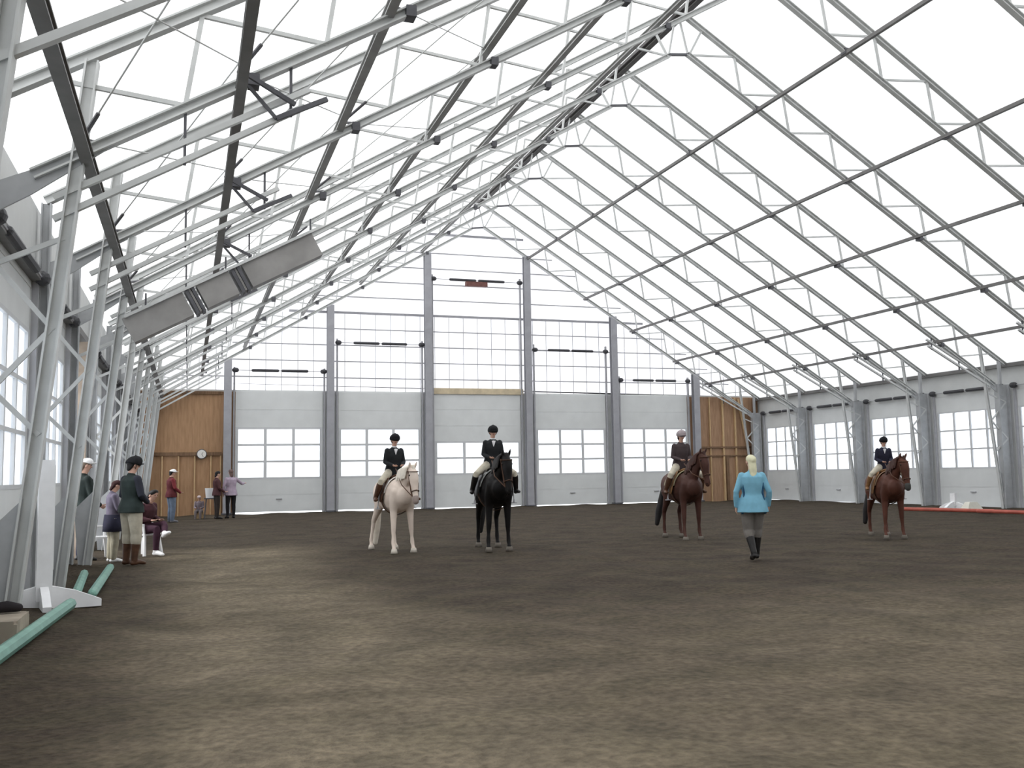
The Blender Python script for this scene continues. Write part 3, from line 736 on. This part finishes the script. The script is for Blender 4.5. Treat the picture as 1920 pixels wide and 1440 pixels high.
    def loop(bmx, c, ra, rb, tilt):
        pts = []
        for k in range(17):
            a = 2*math.pi*k/16; p = Vector(c)+Vector((math.cos(tilt)*rb*math.cos(a), ra*math.sin(a), math.sin(tilt)*rb*math.cos(a)))
            pts.append(turn((p.x, p.y, p.z-hd), 1))
        for k in range(16): bar(bmx, pts[k], pts[k+1], .022, .012)
    loop(bridle, (1.29,0,1.46), .070, .085, R(40)); obj('noseband', bridle, M['leather'], br)
    bb = bmesh.new(); loop(bb, (1.08,0,1.79), .102, .115, R(20)); obj('browband', bb, M['leather'], br)
    bb = bmesh.new()
    for s in (-1, 1):
        bar(bb, turn((1.06, s*.10, 1.80-hd), 1), turn((1.28, s*.072, 1.44-hd), 1), .02, .012)
        bar(bb, turn((1.28, s*.072, 1.44-hd), 1), turn((1.33, s*.062, 1.38-hd), 1), .02, .012)
    obj('cheekpiece', bb, M['leather'], br)
    rn = bmesh.new()
    for s in (-1, 1): tube(rn, [turn((1.33, s*.064, 1.38-hd), 1), turn((.92, s*.16, 1.42-hd*.5), .5), Vector((.42, s*.09, 1.62))], .009, 6)
    obj('reins', rn, M['leather'], br)
    # saddle
    sd = empty('saddle'); sd.parent = t
    if pad:
        p = bmesh.new()
        for s in (-1, 1):
            pass
        N = 14; rows_ = []
        for i in range(5):
            x = .30 - i*.15
            row = []
            for k in range(N+1):
                a = R(-78 + 156*k/N); hw, hh, cz = (.292, .335, 1.075)
                row.append(p.verts.new((x, (hw+.015)*math.sin(a), cz+(hh+.012+.06*math.exp(-((x-.3)/.15)**2)*math.cos(a))*math.cos(a))))
            rows_.append(row)
        for i in range(4):
            for k in range(N): p.faces.new([rows_[i][k], rows_[i][k+1], rows_[i+1][k+1], rows_[i+1][k]])
        q = obj('saddle_pad', p, pad, sd, True); so_ = q.modifiers.new('thick', 'SOLIDIFY'); so_.thickness = .02
    p = bmesh.new()
    loft(p, [((.27,0,1.49), .10, .03), ((.14,0,1.455), .13, .035), ((-.02,0,1.445), .17, .04), ((-.16,0,1.475), .17, .04), ((-.22,0,1.51), .13, .025)], (0,1,0), 14)
    fused('seat', p, saddle, sd, .014, 3)
    for s in (-1, 1):
        p = bmesh.new(); loft(p, [((.10,s*.20,1.42), .20, .015), ((.13,s*.295,1.26), .19, .014), ((.15,s*.325,1.08), .15, .012), ((.14,s*.325,.98), .09, .01)], (1,0,0), 12); obj('saddle_flap', p, saddle, sd, True)
        p = bmesh.new(); bar(p, (.12,s*.335,1.28), (.12,s*.37,.88), .035, .008, (1,0,0)); bar(p, (.07,s*.37,.84), (.17,s*.37,.84), .09, .015, (0,1,0)); bar(p, (.07,s*.37,.84), (.12,s*.37,.90), .02, .012); bar(p, (.17,s*.37,.84), (.12,s*.37,.90), .02, .012)
        obj('stirrup', p, M['track'], sd)
    p = bmesh.new()
    pr = [Vector((.16, .315*math.sin(R(a)), 1.075+.36*math.cos(R(a)))) for a in range(80, 281, 12)]
    for i in range(len(pr)-1): bar(p, pr[i], pr[i+1], .07, .012, (1,0,0))
    obj('girth', p, M['leather'], sd)
    return t

def ride_pose(lean=0.0):
    # person's frame: +y forward (= horse +x), z measured from a pelvis height of .95
    return dict(pel=(0,-.02,.95), chest=(0,.02+lean*.5,1.28), neck=(0,.03+lean,1.47), head=(0,.07+lean,1.62),
                shR=(.16,.02+lean*.9,1.395), elR=(.22,.04+lean*.5,1.13), wrR=(.10,.27,1.06), haR=(.08,.33,1.05),
                shL=(-.16,.02+lean*.9,1.395), elL=(-.22,.04+lean*.5,1.13), wrL=(-.10,.27,1.06), haL=(-.08,.33,1.05),
                hiR=(.10,.0,.92), knR=(.335,.33,.70), anR=(.385,.12,.34), toR=(.41,.28,.30),
                hiL=(-.10,.0,.92), knL=(-.335,.33,.70), anL=(-.385,.12,.34), toL=(-.41,.28,.30))
def rider(label, hloc, heading, S, H, cfg, lean=0, look=None):
    # seat top at local z 1.49*S ; person's pelvis underside .86*k
    k = H/1.75; p = ride_pose(lean)
    # widen the legs so they wrap the barrel whatever the rider's size
    if k*.335 < .36*S:
        f = .36*S/(k*.335)
        for n in ('kn', 'an', 'to'):
            for s in 'RL': x, y, z = p[n+s]; p[n+s] = (x*f, y, z)
    if look: p['look'] = look
    loc = Vector((hloc[0], hloc[1], hloc[2] + 1.50*S - .845*k))
    return person(label, loc, heading - R(90), H, p, cfg)

def face_cam(x, y, th):       # heading that points at the camera, turned th degrees towards image right
    return math.atan2(-y, -x) + R(th)

coat_white = mat('pale_cream_coat', (.78, .66, .57), .75, 0, .08, 3)
coat_black = mat('black_coat', (.007, .006, .006), .5, 0, .25, 3, spec=.15)
coat_chest = mat('chestnut_coat', (.062, .026, .019), .55, 0, .18, 3, spec=.2)
coat_bay = mat('bay_coat', (.082, .030, .019), .55, 0, .2, 3, spec=.2)
hair_white = mat('cream_hair', (.80, .74, .64), .8, 0, .06, 9)
hair_black = mat('black_hair', (.012, .010, .010), .6, 0, .2, 9)
hair_chest = mat('dark_chestnut_hair', (.05, .02, .014), .6, 0, .2, 9)
hoof_l = mat('dusty_hoof', (.17, .15, .125), .8, 0, .15, 8)
hoof_w = mat('pale_hoof', (.66, .60, .52), .7, 0, .1, 8)
navy = cloth('navy_show_coat', (.018, .018, .035)); blackc = cloth('black_show_coat', (.014, .016, .018)); maroon = cloth('dark_maroon_cloth', (.06, .022, .028))
beige = cloth('beige_breeches', (.50, .46, .37)); whitec = cloth('white_shirt_cloth', (.80, .80, .82)); jeans = cloth('washed_jeans', (.15, .19, .26))

HX = [(3.85, 18.75), (5.72, 18.2), (10.25, 18.85), (14.1, 17.0)]
# palomino with its rider
h = face_cam(*HX[0], 17); horse('pale cream horse with long white tail under a rider, leftmost of the four horses', (HX[0][0], HX[0][1], -.02), h, .98, coat_white, hair_white, hoof_w, neckyaw=8, headdrop=.22,
      legs=dict(H1=(.15,.0), H2=(-.16,-.10), F1=(-.02,.06), F2=(.06,-.04)), saddle=M['leather'], pad=cloth('white_saddle_pad', (.80, .78, .74)), sock=None, tailsw=-.12, muz=mat('pinkish_grey_muzzle', (.36, .29, .26), .7, 0, .1, 8), taillen=1.12)
rider('rider in black coat and black helmet sitting on the pale cream horse', (HX[0][0], HX[0][1], -.02), h, .98, 1.52,
      dict(top=blackc, bottom=beige, hat='helmet', boots=M['leather'], boottop=.9, shirt=whitec, hem=.12, hair=hair_black, hairlen=.05))
# black horse
h = face_cam(*HX[1], 10); horse('black horse with a small white star under a rider, second from the left', (HX[1][0], HX[1][1], -.02), h, 1.06, coat_black, hair_black, hoof_l, neckyaw=8, headdrop=.16,
      legs=dict(H1=(.12,0), H2=(-.08,-.02), F1=(.0,.02), F2=(.03,-.04)), saddle=M['blackleather'], pad=cloth('grey_saddle_pad', (.36, .37, .35)), blaze=cloth('star_white', (.6, .58, .55)), tailsw=-.1)
rider('rider in black coat with white collar sitting on the black horse', (HX[1][0], HX[1][1], -.02), h, 1.06, 1.55,
      dict(top=blackc, bottom=beige, hat='helmet', boots=M['blackleather'], boottop=.9, shirt=whitec, hem=.12, hair=hair_black, hairlen=.05), look=(0,1,0))
# chestnut
h = face_cam(*HX[2], 21); horse('chestnut horse with a rider in a grey helmet, third from the left', (HX[2][0], HX[2][1], -.02), h, 1.0, coat_chest, hair_chest, hoof_l, neckyaw=14, headdrop=.04,
      legs=dict(H1=(.10,0), H2=(-.10,0), F1=(-.03,.02), F2=(.06,-.03)), tailm=hair_black, saddle=M['tan_leather'], pad=cloth('khaki_saddle_pad', (.40, .35, .22)), tailsw=-.26)
rider('rider in dark brown jacket and pale grey helmet sitting on the chestnut horse', (HX[2][0], HX[2][1], -.02), h, 1.0, 1.60,
      dict(top=cloth('dark_brown_cloth', (.055, .040, .042)), bottom=beige, hat='helmet', hatmat=cloth('grey_helmet_shell', (.36, .31, .32)), boots=M['leather'], boottop=.9, hem=.1, hair=hair_black, hairlen=.08))
# bay
h = face_cam(*HX[3], 17); horse('small bay horse with a child rider, rightmost of the four horses', (HX[3][0], HX[3][1], -.02), h, .95, coat_bay, hair_chest, hoof_l, neckyaw=14, headdrop=.12,
      legs=dict(H1=(.12,0), H2=(-.06,0), F1=(.0,.03), F2=(.03,-.04)), tailm=hair_black, saddle=M['tan_leather'], pad=cloth('tan_saddle_pad', (.34, .22, .14)), blaze=None, tailsw=-.2, muz=mat('dark_muzzle', (.05, .05, .045), .7, 0, .1, 8))
rider('child rider in navy jacket and black helmet sitting on the bay horse', (HX[3][0], HX[3][1], -.02), h, .95, 1.30,
      dict(top=navy, bottom=beige, hat='helmet', boots=M['tan_leather'], boottop=.9, shirt=whitec, hem=.08, hair=hair_black, hairlen=.05), lean=.03)

# woman in blue walking away
bl = cloth('light_blue_jacket', (.19, .42, .55), .06)
person('person in a light blue jacket walking away from the camera towards the horses', (8.77, 13.75, -.02), R(-24), 1.71,
       dict(elR=(.27,-.05,1.13), wrR=(.27,.06,.90), haR=(.265,.09,.82), elL=(-.27,-.04,1.13), wrL=(-.27,.02,.89), haL=(-.27,.05,.81),
            knR=(.075,.10,.52), anR=(.05,.12,.10), toR=(.06,.29,.04), knL=(-.085,.04,.50), anL=(-.03,-.14,.13), toL=(-.04,.0,.03), look=(-.25,1,0)),
       dict(top=bl, bottom=cloth('grey_brown_trousers', (.17, .155, .14)), hair=cloth('ash_blonde_hair', (.62, .60, .42)), hairlen=.26, hem=.16, flare=.02, fit=.035, panel=cloth('dark_blue_panel', (.02, .08, .16)), boots=M['blackleather'], boottop=.85, legfit=.03))

# spectators on the left
dkgreen = cloth('dark_green_vest', (.025, .036, .034))
person('person in black helmet, dark vest, beige breeches and brown boots standing at the left rail', (-.92, 17.95, -.02), R(-52), 1.84,
       dict(elR=(.24,.02,1.13), wrR=(.12,.22,1.02), haR=(.06,.27,1.02), elL=(-.25,.0,1.13), wrL=(-.14,.20,1.02), haL=(-.07,.26,1.02), look=(.15,1,0)),
       dict(top=dkgreen, bottom=beige, hat='helmet', hair=hair_black, hairlen=.06, hem=.10, fit=.04, vest=cloth('dark_grey_sleeve', (.03, .032, .045)), boots=M['leather'], boottop=.95, legfit=.035))
# standing in white cap behind the leaning leg
person('person in white cap and dark jacket standing half hidden behind a leaning steel leg', (-1.80, 19.2, -.02), R(-60), 1.86,
       dict(elR=(.24,.03,1.12), wrR=(.20,.20,.95), haR=(.18,.26,.92), look=(.2,1,0)),
       dict(top=cloth('black_green_jacket', (.016, .024, .022)), bottom=cloth('dark_navy_trousers', (.018, .018, .04)), hat='cap', hair=cloth('grey_brown_hair', (.22, .17, .13)), hairlen=.08, hem=.12, fit=.04, boots=M['blackleather']))
sit = dict(pel=(0,-.05,.50), chest=(0,-.02,.83), neck=(0,.0,1.02), head=(0,.05,1.17), shR=(.18,-.0,.96), elR=(.22,.06,.70), wrR=(.12,.26,.66), haR=(.09,.32,.66),
           shL=(-.18,-.0,.96), elL=(-.22,.06,.70), wrL=(-.12,.26,.66), haL=(-.09,.32,.66), hiR=(.095,.0,.49), knR=(.12,.42,.50), anR=(.12,.40,.09), toR=(.13,.57,.03),
           hiL=(-.095,.0,.49), knL=(-.12,.42,.50), anL=(-.12,.40,.09), toL=(-.13,.57,.03))
def chair(label, loc, rz):
    t = empty('plastic_chair', loc, rz); tag(t, label, 'chair', None)
    b = bmesh.new(); box(b, -.22, .22, -.22, .22, .39, .42); obj('seat', b, M['wplastic'], t)
    b = bmesh.new(); bar(b, (0,-.22,.42), (0,-.30,.84), .42, .02, (1,0,0)); obj('backrest', b, M['wplastic'], t)
    for sx in (-1, 1):
        for sy in (-1, 1):
            b = bmesh.new(); bar(b, (sx*.19, sy*.19, .40), (sx*.24, sy*.24, 0), .045, .045); obj('leg', b, M['wplastic'], t)
        b = bmesh.new(); bar(b, (sx*.23,-.25,.62), (sx*.23,.20,.60), .05, .03, (1,0,0)); bar(b, (sx*.23,.19,.60), (sx*.20,.19,.41), .04, .03); obj('armrest', b, M['wplastic'], t)
    return t
chair('white plastic chair behind the standing child in a grey mauve top', (-1.62, 19.75, -.03), R(-75))
person('child in grey mauve top, dark jacket round the waist and khaki trousers at the rail', (-1.27, 18.75, -.02), R(-70), 1.47,
       dict(elR=(.22,.05,1.12), wrR=(.10,.24,1.05), haR=(.04,.29,1.05), elL=(-.22,.05,1.12), wrL=(-.10,.24,1.02), haL=(-.04,.29,1.02), head=(0,.07,1.61), look=(.1,1,-.25)),
       dict(top=cloth('grey_mauve_top', (.16, .14, .19)), bottom=cloth('khaki_trousers', (.36, .33, .25)), hair=cloth('dark_red_brown_hair', (.045, .018, .018)), hairlen=.10, hem=.04, boots=M['wplastic'],
            skirt=cloth('navy_black_jacket', (.02, .02, .04)), skirtlen=.30, legfit=.03))
sit2 = dict(sit); sit2.update(knL=(-.10,.40,.58), anL=(.10,.58,.42), toL=(.14,.72,.44), pel=(0,-.08,.50), chest=(0,.04,.80), neck=(0,.12,.98), head=(0,.20,1.12), shR=(.165,.08,.93), shL=(-.165,.08,.93))
chair('white plastic chair under the seated person in maroon', (-.80, 20.3, -.03), R(-130))
person('seated person in dark maroon clothes and white shoes resting one foot up, beside the rail', (-.80, 20.3, -.03), R(-130), 1.80,
       sit2, dict(top=maroon, bottom=cloth('dark_plum_trousers', (.045, .016, .03)), hair=hair_black, hairlen=.1, hem=.06, fit=.04, boots=M['wplastic']))
# far group by the plywood
person('person in white cap, dark and red jacket and jeans standing before the left plywood', (-.52, 34.6, -.02), R(-70), 1.78,
       dict(elR=(.25,.04,1.12), wrR=(.16,.24,.98), haR=(.13,.31,.97)),
       dict(top=cloth('dark_red_jacket', (.11, .022, .026)), bottom=jeans, hat='cap', hair=hair_black, hairlen=.05, hem=.12, vest=cloth('red_sleeve', (.19, .03, .035)), fit=.04, legfit=.03, boots=cloth('grey_shoe', (.2, .2, .22))))
person('person in dark red jacket and dark trousers facing the one in mauve', (1.0, 36.4, -.02), R(-80), 1.72,
       dict(elR=(.24,.04,1.12), wrR=(.16,.24,.98), haR=(.14,.31,.98)), dict(top=cloth('brown_red_jacket', (.075, .03, .032)), bottom=cloth('brown_black_trousers', (.03, .022, .018)), hair=hair_black, hairlen=.08, hem=.1, fit=.03))
person('person in pale mauve top and black trousers with one elbow out, by the leftmost door', (1.50, 36.6, -.02), R(15), 1.78,
       dict(elR=(.40,.0,1.22), wrR=(.52,.16,1.24), haR=(.58,.22,1.25), elL=(-.27,-.02,1.12)), dict(top=cloth('pale_mauve_top', (.42, .34, .42)), bottom=cloth('black_trousers', (.014, .012, .014)), hair=cloth('brown_hair', (.14, .09, .08)), hairlen=.14, hem=.14, fit=.035, flare=.01))
kid = dict(sit)
person('child in grey mauve clothes sitting low on a box before the left plywood', (.42, 37.6, -.12), R(170), 1.25, kid,
       dict(top=cloth('grey_mauve_coat', (.22, .18, .20)), bottom=cloth('grey_trousers', (.2, .17, .17)), hat='cap', hatmat=cloth('pale_hat', (.6, .5, .5)), hem=.05, hair=hair_black))
b = bmesh.new(); box(b, .27, .57, 37.5, 37.8, -.06, .22); tag(obj('wooden_box', b, M['lumber']), 'low wooden box under the sitting child', 'box')
t = empty('white_bucket', (.80, 37.3, .0)); b = bmesh.new(); bmesh.ops.create_cone(b, cap_ends=True, segments=18, radius1=.16, radius2=.2, depth=.36, matrix=Matrix.Translation((0,0,.9))); obj('bucket_body', b, M['wplastic'], t)
b = bmesh.new()
for sx in (-1, 1):
    for sy in (-1, 1): bar(b, (sx*.2, sy*.2, -.03), (sx*.14, sy*.14, .70), .04, .04)
box(b, -.22, .22, -.22, .22, .68, .72); obj('stand', b, M['clamp'], t)
tag(t, 'white bucket on a small stand between the child and the two standing people', 'bucket')

# ------------------------------------------------------------------ jump gear on the left
def standard(label, loc, rz, h_=1.58, S=1.0, m=None):
    m = m or M['white']; t = empty('jump_standard', loc, rz); tag(t, label, 'jump standard')
    b = bmesh.new(); box(b, -.085, .085, -.085, .085, .10, h_); bmesh.ops.bevel(b, geom=b.edges[:], offset=.008, segments=1); obj('post', b, m, t)
    b = bmesh.new(); box(b, -.092, -.088, -.02, .02, .45, h_-.06); box(b, .088, .096, -.02, .02, .45, h_-.06); obj('cup_track', b, M['wplastic'], t)
    for a in range(4):
        b = bmesh.new(); A = R(90*a); c, s = math.cos(A), math.sin(A); L_ = .62 if a % 2 == 0 else .50
        prof = [(.0, .0), (L_, .0), (L_, .08), (L_*.55, .20), (.07, .27), (.0, .27)]
        va = [b.verts.new((c*u-s*.045, s*u+c*.045, z)) for u, z in prof]; vb = [b.verts.new((c*u+s*.045, s*u-c*.045, z)) for u, z in prof]
        b.faces.new(va); b.faces.new(vb[::-1])
        for i in range(6): b.faces.new([va[i], va[(i+1)%6], vb[(i+1)%6], vb[i]])
        obj('foot', b, m, t)
    return t
standard('white square jump standard on cross feet, left foreground', (-1.56, 12.4, -.03), R(12), 1.72)
def pole(label, a, c, r, m, band=None, grp=None):
    b = bmesh.new(); loft(b, [(a, r, r), (c, r, r)], (0,0,1), 8); o = obj('jump_pole', b, m); tag(o, label, 'pole', grp); return o
pole('long green pole lying in front of the white jump standard, running out of frame', (-1.50, 7.4, .055), (-1.24, 12.1, .055), .065, M['green'])
pole('green pole on the ground beyond the white jump standard, the one nearer the middle', (-1.10, 13.1, .045), (-1.16, 16.9, .045), .06, M['green'])
pole('green pole on the ground beyond the white jump standard, the one nearer the wall', (-1.30, 13.3, .045), (-1.46, 16.0, .045), .06, M['green'])
q = bmesh.new(); loft(q, [((-1.72, 10.22, .265), .05, .045), ((-1.60, 10.24, .275), .055, .055), ((-1.50, 10.25, .26), .04, .04)], (0,1,0), 10); tag(obj('boot_bag', q, cloth('dark_boot_bag', (.02, .016, .018)), None, True), 'small black bag lying on the low tan block in the left foreground', 'bag')
q = bmesh.new(); box(q, -1.95, -1.42, 9.65, 10.36, -.05, .21); bmesh.ops.bevel(q, geom=q.edges[:], offset=.03, segments=2); tag(obj('mounting_block', q, mat('tan_block', (.34, .29, .23), .8, 0, .15, 5)), 'low tan block against the left wall in the foreground', 'block')
# right wall gear
pole('red pole on the ground along the right wall, the one ending behind the bay horse', (22.7, 26.6, .05), (23.6, 23.6, .05), .06, M['red'])
pole('red pole on the ground along the right wall, the one running out of frame', (23.3, 23.9, .05), (24.0, 19.4, .05), .06, M['red'])
standard('small white jump standard by the right wall at the red poles', (25.0, 26.7, -.03), R(20), .55)
q = bmesh.new()
vs_ = [q.verts.new(p) for p in ((-.35,-.2,0),(.35,-.2,0),(.35,.2,0),(-.35,.2,0),(-.16,-.1,.30),(.16,-.1,.30),(.16,.1,.30),(-.16,.1,.30))]
for f in ((0,3,2,1),(4,5,6,7),(0,1,5,4),(1,2,6,5),(2,3,7,6),(3,0,4,7)): q.faces.new([vs_[i] for i in f])
o = obj('jump_block', q, mat('cream_block', (.68, .66, .58), .6, 0, .05, 5)); o.location = (24.4, 25.3, -.03); tag(o, 'cream tapered jump block by the red poles at the right wall', 'jump block')
